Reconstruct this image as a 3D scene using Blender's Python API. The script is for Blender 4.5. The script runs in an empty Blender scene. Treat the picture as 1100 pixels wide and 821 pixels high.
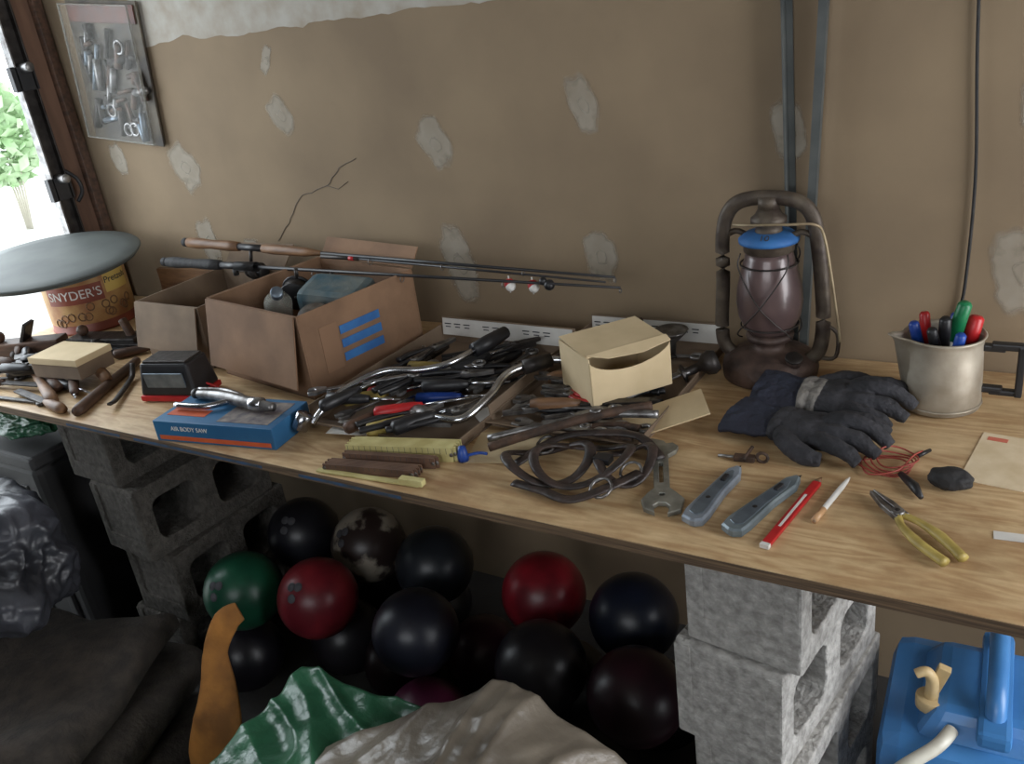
import bpy, bmesh, math, random
from mathutils import Vector, Matrix, Euler, noise
random.seed(7)
T=.82
scene=bpy.context.scene
PARENT=None
def lin(c):
    return tuple(((x/255)/12.92 if x/255<=.04045 else ((x/255+.055)/1.055)**2.4) for x in c)+(1,)
# ---------------------------------------------------------------- materials
MATS={}
def mat(name,c1,c2=None,rough=.6,metal=0,scale=20,bump=0,bscale=None,stretch=(1,1,1),lo=.35,hi=.65,trans=0,alpha=1,detail=6,coat=0,fade=False,spec=None):
    if name in MATS: return MATS[name]
    m=bpy.data.materials.new(name);m.use_nodes=True;MATS[name]=m
    nt=m.node_tree;b=nt.nodes['Principled BSDF']
    b.inputs['Roughness'].default_value=rough;b.inputs['Metallic'].default_value=metal
    b.inputs['Transmission Weight'].default_value=trans;b.inputs['Alpha'].default_value=alpha
    b.inputs['Coat Weight'].default_value=coat
    if spec is not None: b.inputs['Specular IOR Level'].default_value=spec
    b.inputs['Base Color'].default_value=lin(c1)
    tc=nt.nodes.new('ShaderNodeTexCoord');mp=nt.nodes.new('ShaderNodeMapping');mp.inputs['Scale'].default_value=stretch
    nt.links.new(tc.outputs['Object'],mp.inputs['Vector'])
    if c2:
        n=nt.nodes.new('ShaderNodeTexNoise');n.inputs['Scale'].default_value=scale;n.inputs['Detail'].default_value=detail
        nt.links.new(mp.outputs[0],n.inputs['Vector'])
        r=nt.nodes.new('ShaderNodeValToRGB');r.color_ramp.elements[0].position=lo;r.color_ramp.elements[1].position=hi
        r.color_ramp.elements[0].color=lin(c1);r.color_ramp.elements[1].color=lin(c2)
        nt.links.new(n.outputs['Fac'],r.inputs[0]);nt.links.new(r.outputs[0],b.inputs['Base Color'])
    if bump:
        n2=nt.nodes.new('ShaderNodeTexNoise');n2.inputs['Scale'].default_value=bscale or scale*2;n2.inputs['Detail'].default_value=5
        nt.links.new(mp.outputs[0],n2.inputs['Vector'])
        bp=nt.nodes.new('ShaderNodeBump');bp.inputs['Strength'].default_value=bump;bp.inputs['Distance'].default_value=.01
        nt.links.new(n2.outputs['Fac'],bp.inputs['Height']);nt.links.new(bp.outputs[0],b.inputs['Normal'])
    if fade:
        at=nt.nodes.new('ShaderNodeAttribute');at.attribute_name='fade'
        n3=nt.nodes.new('ShaderNodeTexNoise');n3.inputs['Scale'].default_value=22;n3.inputs['Detail'].default_value=8;nt.links.new(mp.outputs[0],n3.inputs['Vector'])
        ad=nt.nodes.new('ShaderNodeMath');ad.operation='ADD';nt.links.new(at.outputs['Fac'],ad.inputs[0]);nt.links.new(n3.outputs['Fac'],ad.inputs[1])
        mr=nt.nodes.new('ShaderNodeMapRange');mr.inputs['From Min'].default_value=.58;mr.inputs['From Max'].default_value=1.0;mr.inputs['To Max'].default_value=alpha;nt.links.new(ad.outputs[0],mr.inputs['Value']);nt.links.new(mr.outputs[0],b.inputs['Alpha'])
    return m
steel=mat('steel',(150,150,150),(96,92,90),.38,.8,40,.1)
chrome=mat('chrome',(205,208,212),(145,145,150),.22,1,20)
dsteel=mat('dark_steel',(66,62,60),(42,38,36),.45,.6,30,.2)
rust=mat('rusty_iron',(90,68,54),(54,44,38),.7,.3,35,.4)
blackp=mat('black_plastic',(34,34,37),(24,24,27),.45,0,30)
blackr=mat('black_rubber',(38,37,38),(27,27,29),.75,0,40,.3)
woodh=mat('wood_handle',(132,98,68),(94,66,44),.55,0,12,.1,stretch=(1,6,6))
woodd=mat('dark_wood',(92,66,50),(60,42,32),.6,0,12,.1,stretch=(1,6,6))
yellow=mat('yellow_paint',(180,160,88),(144,126,66),.5,0,30)
redp=mat('red_plastic',(186,36,38),(160,26,30),.4)
bluep=mat('blue_plastic',(30,74,160),(24,58,136),.4)
greenp=mat('green_plastic',(24,116,72),(18,96,60),.4)
white=mat('white_paper',(215,213,208),(195,193,188),.8,0,15)
greyp=mat('grey_metal_paint',(120,132,142),(95,106,118),.35,.6,30)
card=mat('cardboard',(138,107,82),(116,89,68),.85,0,9,.05,80)
cardd=mat('cardboard_dull',(130,111,92),(108,92,76),.85,0,9,.05,80)
cardl=mat('chipboard_beige',(208,188,152),(192,172,136),.8,0,10)
leather=mat('leather',(60,48,44),(34,29,28),.45,0,40,.3)
paint_blue=mat('blue_tape',(52,112,172),(40,92,150),.7)
orange=mat('orange_print',(205,95,50),(185,80,42),.6)
ink=mat('printed_ink',(60,60,64),None,.8)
# ---------------------------------------------------------------- builder
def cr(pts,k=6,closed=False):
    P=[Vector(p) for p in pts];n=len(P);out=[]
    rng=range(n) if closed else range(n-1)
    for i in rng:
        if closed: a,b,c,d=P[(i-1)%n],P[i],P[(i+1)%n],P[(i+2)%n]
        else: a,b,c,d=P[max(i-1,0)],P[i],P[i+1],P[min(i+2,n-1)]
        for j in range(k):
            t=j/k
            out.append(.5*((2*b)+(c-a)*t+(2*a-5*b+4*c-d)*t*t+(3*b-a-3*c+d)*t**3))
    if not closed: out.append(P[-1])
    return out
class B:
    def __init__(s,name,loc=(0,0,0),rot=(0,0,0)):
        s.name=name;s.v=[];s.f=[];s.fm=[];s.fs=[];s.mats=[];s.loc=loc;s.fade=None
        s.rot=(0,0,rot) if isinstance(rot,(int,float)) else rot
    def mi(s,m):
        if m not in s.mats:s.mats.append(m)
        return s.mats.index(m)
    def add(s,V,F,m,at=(0,0,0),rot=(0,0,0),smooth=False):
        M=Matrix.Translation(at)@Euler(rot).to_matrix().to_4x4()
        o=len(s.v);k=s.mi(m)
        s.v+=[M@Vector(v) for v in V]
        for f in F: s.f.append([i+o for i in f]);s.fm.append(k);s.fs.append(smooth)
        return s
    def addbm(s,bm,m,at=(0,0,0),rot=(0,0,0),smooth=False):
        bm.verts.index_update()
        s.add([v.co.copy() for v in bm.verts],[[v.index for v in f.verts] for f in bm.faces],m,at,rot,smooth);bm.free();return s
    def box(s,size,at,m,rot=(0,0,0),bev=.0015,taper=None):
        bm=bmesh.new();bmesh.ops.create_cube(bm,size=1)
        for v in bm.verts:
            v.co=Vector((v.co.x*size[0],v.co.y*size[1],v.co.z*size[2]))
            if taper and v.co.z>0: v.co.x*=taper[0];v.co.y*=taper[1]
        if bev: bmesh.ops.bevel(bm,geom=bm.edges[:],offset=min(bev,min(size)*.3),segments=2,affect='EDGES',profile=.6)
        return s.addbm(bm,m,at,rot)
    def lathe(s,prof,at,m,rot=(0,0,0),n=24,smooth=True,sc=(1,1)):
        V=[];F=[]
        for r,z in prof:
            for i in range(n):
                a=2*math.pi*i/n;V.append((r*math.cos(a)*sc[0],r*math.sin(a)*sc[1],z))
        for j in range(len(prof)-1):
            for i in range(n): F.append([j*n+i,j*n+(i+1)%n,(j+1)*n+(i+1)%n,(j+1)*n+i])
        if prof[0][0]>1e-5: F.append(list(range(n))[::-1])
        if prof[-1][0]>1e-5: F.append([(len(prof)-1)*n+i for i in range(n)])
        return s.add(V,F,m,at,rot,smooth)
    def cyl(s,r,h,at,m,rot=(0,0,0),n=20,r2=None):
        r2=r if r2 is None else r2;b=min(.0015,r*.2)
        return s.lathe([(r-b,0),(r,b),(r2,h-b),(r2-b,h)],at,m,rot,n)
    def rod(s,p,q,r,m,n=10,r2=None):
        return s.tube([p,q],[r,r2 if r2 is not None else r],m,n)
    def tube(s,pts,r,m,n=10,closed=False,flat=1,flatax=(0,0,1)):
        P=[Vector(p) for p in pts];k=len(P)
        if not isinstance(r,(list,tuple)): r=[r]*k
        if len(r)!=k: r=[r[int(i*(len(r)-1)/(k-1))]+(r[min(int(i*(len(r)-1)/(k-1))+1,len(r)-1)]-r[int(i*(len(r)-1)/(k-1))])*((i*(len(r)-1)/(k-1))%1) for i in range(k)]
        V=[];F=[];up=None
        for i in range(k):
            if closed: t=P[(i+1)%k]-P[i-1]
            else: t=P[min(i+1,k-1)]-P[max(i-1,0)]
            if t.length<1e-9:t=Vector((1,0,0))
            t.normalize()
            if flat!=1:
                a=Vector(flatax);a=a-t*a.dot(t)
                if a.length<1e-3: a=t.orthogonal()
                a.normalize()
            else:
                a=t.orthogonal().normalized() if up is None else (up-t*up.dot(t))
                if a.length<1e-4:a=t.orthogonal()
                a.normalize();up=a
            b=t.cross(a)
            for j in range(n):
                th=2*math.pi*j/n
                V.append(P[i]+a*math.cos(th)*r[i]*flat+b*math.sin(th)*r[i])
        rr=k if closed else k-1
        for i in range(rr):
            for j in range(n):
                i2=(i+1)%k;F.append([i*n+j,i*n+(j+1)%n,i2*n+(j+1)%n,i2*n+j])
        if not closed:
            F.append(list(range(n))[::-1]);F.append([(k-1)*n+j for j in range(n)])
        return s.add(V,F,m,smooth=True)
    def prism(s,out,th,m,at=(0,0,0),rot=(0,0,0),bev=.001):
        bm=bmesh.new();vs=[bm.verts.new((x,y,0)) for x,y in out];f=bm.faces.new(vs)
        r=bmesh.ops.extrude_face_region(bm,geom=[f])
        for e in r['geom']:
            if isinstance(e,bmesh.types.BMVert): e.co.z+=th
        bmesh.ops.recalc_face_normals(bm,faces=bm.faces[:])
        if bev: bmesh.ops.bevel(bm,geom=[e for e in bm.edges if abs(e.verts[0].co.z-e.verts[1].co.z)<1e-6],offset=bev,segments=1,affect='EDGES')
        bmesh.ops.triangulate(bm,faces=[f for f in bm.faces if len(f.verts)>4])
        return s.addbm(bm,m,at,rot)
    def ball(s,r,at,m,sc=(1,1,1),rot=(0,0,0),n=24):
        prof=[(max(r*math.sin(math.pi*i/(n//2)),0),-r*math.cos(math.pi*i/(n//2))) for i in range(n//2+1)]
        prof[0]=(1e-6,-r);prof[-1]=(1e-6,r)
        V=[];F=[]
        for rr,z in prof:
            for i in range(n):
                a=2*math.pi*i/n;V.append((rr*math.cos(a)*sc[0],rr*math.sin(a)*sc[1],z*sc[2]))
        for j in range(len(prof)-1):
            for i in range(n):F.append([j*n+i,j*n+(i+1)%n,(j+1)*n+(i+1)%n,(j+1)*n+i])
        return s.add(V,F,m,at,rot,True)
    def holed(s,outer,holes,th,m,at=(0,0,0),rot=(0,0,0),bev=.002):
        cu=bpy.data.curves.new('tmp','CURVE');cu.dimensions='2D';cu.fill_mode='BOTH';cu.extrude=th/2-bev;cu.bevel_depth=bev
        for loop in [outer]+holes:
            sp=cu.splines.new('POLY');sp.points.add(len(loop)-1)
            for p,q in zip(sp.points,loop):p.co=(q[0],q[1],0,1)
            sp.use_cyclic_u=True
        ob=bpy.data.objects.new('tmp',cu);scene.collection.objects.link(ob)
        dg=bpy.context.evaluated_depsgraph_get();me=bpy.data.meshes.new_from_object(ob.evaluated_get(dg))
        V=[v.co.copy() for v in me.vertices];F=[list(p.vertices) for p in me.polygons]
        bpy.data.objects.remove(ob);bpy.data.meshes.remove(me);bpy.data.curves.remove(cu)
        return s.add(V,F,m,at,rot)
    def text(s,body,size,m,at=(0,0,0),rot=(0,0,0),bend=None,ext=.0004):
        cu=bpy.data.curves.new('tmp','FONT');cu.body=body;cu.size=size;cu.align_x='CENTER';cu.align_y='CENTER';cu.extrude=ext
        ob=bpy.data.objects.new('tmp',cu);scene.collection.objects.link(ob)
        dg=bpy.context.evaluated_depsgraph_get();me=bpy.data.meshes.new_from_object(ob.evaluated_get(dg))
        V=[v.co.copy() for v in me.vertices];F=[list(p.vertices) for p in me.polygons]
        bpy.data.objects.remove(ob);bpy.data.meshes.remove(me);bpy.data.curves.remove(cu)
        if bend:
            R,a0=bend;V=[Vector(((R+v.z)*math.cos(a0+v.x/R),(R+v.z)*math.sin(a0+v.x/R),v.y)) for v in V]
        return s.add(V,F,m,at,rot)
    def done(s):
        me=bpy.data.meshes.new(s.name);me.from_pydata([tuple(v) for v in s.v],[],s.f)
        for m in s.mats: me.materials.append(m)
        me.polygons.foreach_set('material_index',s.fm);me.polygons.foreach_set('use_smooth',s.fs)
        if s.fade:
            a=me.attributes.new('fade','FLOAT','POINT');a.data.foreach_set('value',s.fade)
        me.update()
        ob=bpy.data.objects.new(s.name,me);scene.collection.objects.link(ob);ob.location=s.loc;ob.rotation_euler=s.rot
        if PARENT: ob.parent=PARENT
        return ob
def heap(name):
    global PARENT
    PARENT=None
    if name:
        PARENT=bpy.data.objects.new(name,None);scene.collection.objects.link(PARENT)
def along(name,p,q,z=0,tilt=0):
    """builder whose +x axis runs from p to q on the bench top"""
    a=math.atan2(q[1]-p[1],q[0]-p[0]);L=math.hypot(q[0]-p[0],q[1]-p[1])
    b=B(name,(p[0],p[1],T+z+.0005),(0,tilt,a));b.L=L;return b
# ---------------------------------------------------------------- room shell
wallm=mat('drywall_paper',(140,122,98),(124,107,86),.9,0,3,.04,60,detail=8)
RX=1.75
w=B('wall_back');w.box((4.6,.1,2.7),(-.47,.05,1.35),wallm,bev=0);w.done()
floorm=mat('floor_concrete',(52,50,48),(38,36,35),.85,0,6,.2,60)
B('floor').box((4.7,4.4,.1),(-.47,-2.1,-.05),floorm,bev=0).done()
ceilm=mat('ceiling_board',(150,144,134),(135,129,120),.9,0,4)
B('ceiling').box((4.7,4.4,.1),(-.47,-2.1,2.75),ceilm,bev=0).done()
wf2=mat('wall_far_paint',(80,76,72),(70,66,62),.9,0,4)
w=B('wall_front')   # unseen high opening, added to let fill light in behind the viewer
w.box((4.6,.1,1.55),(-.47,-4.25,.775),wf2,bev=0);w.box((4.6,.1,.2),(-.47,-4.25,2.6),wf2,bev=0);w.box((1.6,.1,.95),(-1.97,-4.25,2.025),wf2,bev=0);w.box((.6,.1,.95),(1.53,-4.25,2.025),wf2,bev=0);w.done()
w=B('wall_left');w.box((.1,3.0,2.7),(-2.77,-2.75,1.35),wf2,bev=0);w.box((.1,1.25,.4),(-2.77,-.62,2.5),wf2,bev=0);w.done()  # unseen front stretch lengthened, narrows the opening to cut daylight
w=B('wall_right')
w.box((.1,4.2,.55),(RX,-2.1,2.425),wf2,bev=0);w.box((.1,.12,2.15),(RX,-.06,1.075),wf2,bev=0);w.box((.1,2.9,2.15),(RX,-2.75,1.075),wf2,bev=0);w.done()
jw=mat('jamb_wood',(116,86,68),(86,62,48),.7,0,6,.2,stretch=(4,4,.5))
d=B('trim_door_jamb');d.box((.07,.105,2.3),(-2.745,-.0535,1.15),jw,bev=.003);d.box((.03,.03,2.3),(-2.70,-.02,1.15),woodd,bev=.002);d.done()
d=B('trim_doorway_right');wf=mat('door_frame',(210,205,195),(195,190,180),.6)
for y in (-.14,-1.28): d.box((.12,.04,2.15),(RX,y,1.075),wf)
d.box((.12,1.18,.04),(RX,-.71,2.13),wf)
d.done()
d=B('garage_door_track')
d.box((.012,.05,2.25),(-2.70,-.135,1.125),dsteel);d.box((.03,.006,2.25),(-2.69,-.112,1.125),dsteel,bev=.001);d.box((.03,.006,2.25),(-2.69,-.160,1.125),steel,bev=.001)
for z in (.95,1.22,1.55,1.9):
    d.box((.02,.075,.07),(-2.685,-.14,z),blackp);d.cyl(.014,.05,(-2.69,-.135,z+.03),steel,(0,math.pi/2,0))
d.tube(cr([(-2.68,-.11,1.27),(-2.66,-.09,1.24),(-2.66,-.085,1.2),(-2.675,-.1,1.17)]),.006,blackp)
d.done()
og=mat('outdoor_ground',(205,203,198),(180,178,172),.9,0,3)
B('ground').box((14,16,.1),(-9.8,0,-.08),og,bev=0).done()
B('ground_right').box((6,10,.1),(4.9,0,-.08),og,bev=0).done()
leaf=mat('foliage',(196,216,182),(160,194,142),.8,0,6)  # overexposed daylight painted into the pale leaf colour
b=B('shrub',(-9.3,3.42,-.03))
for i in range(420):
    th=random.uniform(0,6.28);ph=random.uniform(-1,1);rr=.38*random.uniform(.4,1)
    c=Vector((rr*math.cos(th)*math.sqrt(1-ph*ph),rr*math.sin(th)*math.sqrt(1-ph*ph),1.0+ph*.5))
    a=Vector([random.uniform(-1,1) for _ in range(3)]).normalized()*.10;e=a.orthogonal().normalized()*.055
    b.add([c-a,c+e,c+a,c-e],[[0,1,2,3]],leaf)
for i in range(5): b.tube([(.02*i-.04,0,0),(.05*i-.1,.03,.4),(.10*i-.2,.02,.8)],[.012,.010,.006],mat('shrub_stem',(190,185,170),None,.9),6)
b.done()
plas=mat('joint_compound',(172,168,160),(146,134,116),.9,0,16,.05,lo=.35,hi=.8)
plas2=mat('joint_compound_patch',(172,164,150),(150,139,122),.9,0,14,.05,lo=.3,hi=.75,fade=True,alpha=.75)
b=B('drywall_compound_band')
N=90;V=[];F=[]
for i in range(N+1):
    x=-2.30+1.9*i/N
    zb=1.592+.018*noise.noise(Vector((x*4,0,0)))+.010*noise.noise(Vector((x*14,3,0)))+.006*noise.noise(Vector((x*40,3,0)))
    V+=[(x,-.0012,zb),(x,-.0012,1.95)]
for i in range(N):F.append([2*i,2*i+2,2*i+3,2*i+1])
b.add(V,F,plas);b.done()
b=B('drywall_patches');b.fade=[]
def patch(x,z,a,c,ang,m,y=-.001,edge=.25):
    V=[(0,y,0)];n=30;b.fade.append(.75)
    for ri,(rr0,fd) in enumerate(((.45,.62),(.8,.5),(1.0,edge),(1.15,0.0))):
        for i in range(n):
            t=2*math.pi*i/n;rr=rr0*(1+.22*noise.noise(Vector((math.cos(t)*1.5+x*9,math.sin(t)*1.5+z*7,0))))
            ex=abs(math.cos(t))**.7*math.copysign(1,math.cos(t))*a*rr;ez=abs(math.sin(t))**.7*math.copysign(1,math.sin(t))*c*rr
            V.append((ex*math.cos(ang)-ez*math.sin(ang),y,ex*math.sin(ang)+ez*math.cos(ang)));b.fade.append(fd)
    F=[[0,1+i,1+(i+1)%n] for i in range(n)]
    for r in range(3):
        for i in range(n): F.append([1+r*n+i,1+(r+1)*n+i,1+(r+1)*n+(i+1)%n,1+r*n+(i+1)%n])
    b.add([(v[0]+x,v[1],v[2]+z) for v in V],F,m)
for x,z,a,c,an in [(-1.81,1.38,.035,.05,.5),(-2.25,1.25,.05,.07,.5),(-1.32,1.29,.04,.065,.5),(-.91,1.36,.035,.062,.35),(-1.30,.99,.045,.09,.2),(-.90,1.02,.038,.055,0),(-2.23,1.02,.04,.07,.2),(-1.82,1.52,.015,.04,-.5),(-.47,1.29,.03,.06,.1),(-.05,1.02,.05,.08,.3),(-2.55,1.28,.03,.05,.2),(-.05,1.32,.03,.05,0),(-2.05,.98,.04,.05,0)]:
    patch(x,z,a,c,an,plas2);patch(x+.003,z-.002,a*.3,c*.28,an+.2,plas2,-.0018,.4)
b.done()
b=B('wall_scratch')
P=cr([(-1.93,-.001,1.03),(-1.86,-.001,1.10),(-1.80,-.001,1.16),(-1.70,-.001,1.19),(-1.64,-.001,1.235),(-1.58,-.001,1.26)],5)
P=[p+Vector((random.uniform(-.004,.004),0,random.uniform(-.004,.004))) for p in P]
b.tube(P,.0008,leather,5);b.tube([(-1.70,-.001,1.19),(-1.66,-.001,1.18),(-1.62,-.001,1.20)],.0007,leather,5);b.done()
# ---------------------------------------------------------------- bench
def plymat():
    m=bpy.data.materials.new('plywood');m.use_nodes=True;nt=m.node_tree;bs=nt.nodes['Principled BSDF'];L=nt.links.new
    tc=nt.nodes.new('ShaderNodeTexCoord');mp=nt.nodes.new('ShaderNodeMapping');mp.inputs['Scale'].default_value=(1.2,7,7);L(tc.outputs['Object'],mp.inputs[0])
    n=nt.nodes.new('ShaderNodeTexNoise');n.inputs['Scale'].default_value=2.2;n.inputs['Detail'].default_value=3;n.inputs['Distortion'].default_value=.6;L(mp.outputs[0],n.inputs[0])
    ma=nt.nodes.new('ShaderNodeMath');ma.operation='MULTIPLY';ma.inputs[1].default_value=14;L(n.outputs['Fac'],ma.inputs[0])
    fr=nt.nodes.new('ShaderNodeMath');fr.operation='PINGPONG';fr.inputs[1].default_value=1;L(ma.outputs[0],fr.inputs[0])
    n2=nt.nodes.new('ShaderNodeTexNoise');n2.inputs['Scale'].default_value=14;n2.inputs['Detail'].default_value=8;L(mp.outputs[0],n2.inputs[0])
    mx=nt.nodes.new('ShaderNodeMath');mx.operation='MULTIPLY_ADD';mx.inputs[1].default_value=.45;L(fr.outputs[0],mx.inputs[0]);L(n2.outputs['Fac'],mx.inputs[2])
    r=nt.nodes.new('ShaderNodeValToRGB');e=r.color_ramp.elements;e[0].position=.3;e[0].color=lin((216,190,148));e[1].position=1.0;e[1].color=lin((180,146,106));L(mx.outputs[0],r.inputs[0])
    vo=nt.nodes.new('ShaderNodeTexVoronoi');vo.inputs['Scale'].default_value=3.2
    mp2=nt.nodes.new('ShaderNodeMapping');mp2.inputs['Scale'].default_value=(.7,1.2,1);L(tc.outputs['Object'],mp2.inputs[0]);L(mp2.outputs[0],vo.inputs[0])
    kr=nt.nodes.new('ShaderNodeValToRGB');kr.color_ramp.elements[0].position=.05;kr.color_ramp.elements[0].color=(1,1,1,1);kr.color_ramp.elements[1].position=.13;kr.color_ramp.elements[1].color=(0,0,0,1);L(vo.outputs['Distance'],kr.inputs[0])
    km=nt.nodes.new('ShaderNodeMixRGB');km.inputs[2].default_value=lin((135,92,60));L(r.outputs[0],km.inputs[1])
    kk=nt.nodes.new('ShaderNodeMath');kk.operation='MULTIPLY';kk.inputs[1].default_value=.5;L(kr.outputs[0],kk.inputs[0]);L(kk.outputs[0],km.inputs[0])
    # grime and stains
    g=nt.nodes.new('ShaderNodeTexNoise');g.inputs['Scale'].default_value=4.5;g.inputs['Detail'].default_value=9;g.inputs['Roughness'].default_value=.7;L(tc.outputs['Object'],g.inputs[0])
    gr=nt.nodes.new('ShaderNodeValToRGB');gr.color_ramp.elements[0].position=.42;gr.color_ramp.elements[0].color=(1,1,1,1);gr.color_ramp.elements[1].position=.68;gr.color_ramp.elements[1].color=(.60,.55,.50,1);L(g.outputs['Fac'],gr.inputs[0])
    gm=nt.nodes.new('ShaderNodeMixRGB');gm.blend_type='MULTIPLY';gm.inputs[0].default_value=.8;L(km.outputs[0],gm.inputs[1]);L(gr.outputs[0],gm.inputs[2])
    L(gm.outputs[0],bs.inputs['Base Color']);bs.inputs['Roughness'].default_value=.48
    return m
ply=plymat();plye=mat('plywood_edge',(120,98,74),(80,64,50),.8,0,10,.1,stretch=(1,1,30))
b=B('plywood_bench_top');b.box((2.90,.757,.0195),(-1.25,-.3815,T-.00975),ply,bev=.001)
b.box((2.90,.0012,.018),(-1.25,-.7607,T-.01),plye,bev=0)
for x0,x1 in ((-1.95,-1.75),(-1.7,-1.3),(-1.2,-.95)): b.box((x1-x0,.001,.006),((x0+x1)/2,-.7617,T-.012),mat('blue_edge_paint',(48,84,124),(60,70,80),.8,0,30),bev=0)
b.done()
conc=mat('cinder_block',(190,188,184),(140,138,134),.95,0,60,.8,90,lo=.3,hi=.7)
concd=mat('cinder_block_shaded',(92,88,82),(64,60,56),.95,0,60,.8,90,lo=.3,hi=.7)  # darker copy of the block colour, shade painted in for the left stack
def rr2(cx,cy,w,h,c):
    o=[]
    for dx,dy,seq in ((1,1,0),(-1,1,1),(-1,-1,2),(1,-1,3)):
        for k in range(5):
            a=math.radians(seq*90+k*22.5);o.append((cx+dx*(w/2-c)+c*math.cos(a),cy+dy*(h/2-c)+c*math.sin(a)))
    return o
def blocks(name,x,y,rz,offs,conc):
    for i,(dx,dy,r) in enumerate(offs):
        b=B(name,(x+dx,y+dy,.1+.2*i),(0,0,rz+r))
        b.holed(rr2(0,0,.390,.196,.006),[rr2(-.093,0,.135,.125,.03),rr2(.093,0,.135,.125,.03)],.188,conc,(0,0,0),(math.pi/2,0,math.pi/2),bev=.004)
        b.box((.188,.014,.05),(0,-.196,-.07),conc,bev=.006);b.box((.03,.014,.19),(-.08,-.195,0),conc,bev=.005);b.box((.03,.014,.19),(.08,-.195,0),conc,bev=.005)
        b.done()
th=math.radians(-8)
blocks('concrete_block',-.335,-.515,th,[(0,0,0),(.006,.004,.02),(-.010,-.008,-.03),(.004,.008,.015)],conc)
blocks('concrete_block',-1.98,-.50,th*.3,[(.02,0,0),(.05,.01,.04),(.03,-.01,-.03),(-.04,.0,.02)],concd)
# ---------------------------------------------------------------- bowling balls
def bball(x,y,z,c1,c2,r=.1,hole=True,sc=6,lo=.4,hi=.6):
    m=mat('ball_%d_%d_%d'%c1,c1,c2,.36,0,sc,.04,60,lo=lo,hi=hi,spec=.35)
    b=B('bowling_ball',(x,y,z),(random.uniform(-.3,.3),random.uniform(-.3,.3),0));b.ball(r,(0,0,0),m,n=40)
    if hole:
        for a,e in ((-1.7,.7),(-1.45,.75),(-1.55,.45)):
            dvec=Vector((math.cos(a)*math.cos(e),math.sin(a)*math.cos(e),math.sin(e)))
            q=dvec.to_track_quat('Z','Y').to_euler();b.cyl(.011,.001,dvec*(r-.0006),ink,tuple(q),14)
    b.done()
K1,K2=(18,18,22),(28,28,34)
bball(-1.70,-.37,.31,K1,K2);bball(-1.485,-.35,.31,(140,132,120),(42,32,30),sc=14,lo=.42,hi=.5);bball(-1.27,-.35,.30,(22,26,30),(32,36,42),hole=False)
bball(-1.68,-.62,.30,(28,86,62),(20,60,44));bball(-1.47,-.57,.30,(126,34,42),(84,22,30));bball(-1.16,-.58,.30,(20,20,28),(30,32,42),hole=False)
bball(-.95,-.35,.30,(138,28,40),(84,18,26),hole=False);bball(-.85,-.55,.28,(24,22,26),(34,32,36),hole=False);bball(-.72,-.35,.30,(22,28,44),(16,20,30),hole=False);bball(-.63,-.55,.28,(42,20,27),(28,14,20),hole=False)
for x,y,c in ((-1.12,-.40,(54,20,36)),(-1.72,-.64,(26,24,30)),(-1.50,-.48,(24,22,26)),(-1.3,-.5,(34,18,20)),(-.88,-.4,(20,20,24)),(-1.12,-.64,(84,28,56)),(-1.6,-.25,(22,22,26)),(-.65,-.38,(24,24,28)),(-.88,-.64,(26,24,28)),(-1.36,-.27,(25,25,30))):
    bball(x,y,.10,c,tuple(int(k*.7) for k in c),r=.099,hole=False)
# ---------------------------------------------------------------- things on the floor
def sheet(name,xr,yr,f,m,n=150,solid=0):
    V=[];F=[]
    for j in range(n+1):
        for i in range(n+1):
            x=xr[0]+(xr[1]-xr[0])*i/n;y=yr[0]+(yr[1]-yr[0])*j/n;V.append(f(x,y))
    for j in range(n):
        for i in range(n):F.append([j*(n+1)+i,j*(n+1)+i+1,(j+1)*(n+1)+i+1,(j+1)*(n+1)+i])
    b=B(name);b.add(V,F,m,smooth=True);return b.done()
def sst(t): t=max(0,min(1,t));return t*t*(3-2*t)
def folds(x,y,k,ang):
    q=math.cos(ang)*x+math.sin(ang)*y;p=-math.sin(ang)*x+math.cos(ang)*y
    w=noise.noise(Vector((x*3,y*3,k)))
    a=1-abs(math.sin(q*22+w*5+p*3))          # long sharp pleats
    c=1-abs(noise.noise(Vector((q*9,p*3.5,k+4))))*2.2
    return .55*a*a+.55*c+.18*noise.noise(Vector((x*26,y*26,k)))
greenbag=mat('green_plastic_sheet',(58,112,82),(34,76,54),.32,0,5,.25,60)
clearbag=mat('clear_plastic_sheet',(138,128,114),(100,92,82),.32,0,5,.25,60,alpha=.9)
darkbag=mat('dark_plastic_bag',(66,67,74),(40,41,46),.4,0,6,.25,40)
def g_green(x,y):
    e=min(sst((x+1.31+.03*noise.noise(Vector((y*6,0,0))))/.10),sst((-.62-x)/.10),sst((-.775-.03*noise.noise(Vector((x*6,2,0)))-y)/.09),sst((y+1.44)/.08))
    z=.40*e**.7+.035*e*folds(x,y,1.7,.9)-.05*e*max(0,x+1.05)
    return (x,y,max(z,.004))
sheet('green_plastic_bag',(-1.34,-.60),(-1.45,-.755),g_green,greenbag)
def g_clear(x,y):
    back=-.755-.62*max(0,-.74-x)-.06*max(0,x+.74)
    e=min(sst((back-y)/.07),sst((y+1.44)/.08),sst((x+1.12)/.06),sst((-.29-x)/.09))
    z=(.515-.36*max(0,-.72-x)-.42*max(0,x+.72)-.05*max(0,-.9-y))*e**.75+.022*e*folds(x,y,6.1,-.4)
    return (x,y,max(z,.004))
sheet('clear_plastic_bag',(-1.14,-.27),(-1.45,-.745),g_clear,clearbag)
blank=mat('moving_blanket',(70,64,58),(51,46,42),.95,0,30,.5,120)
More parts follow.
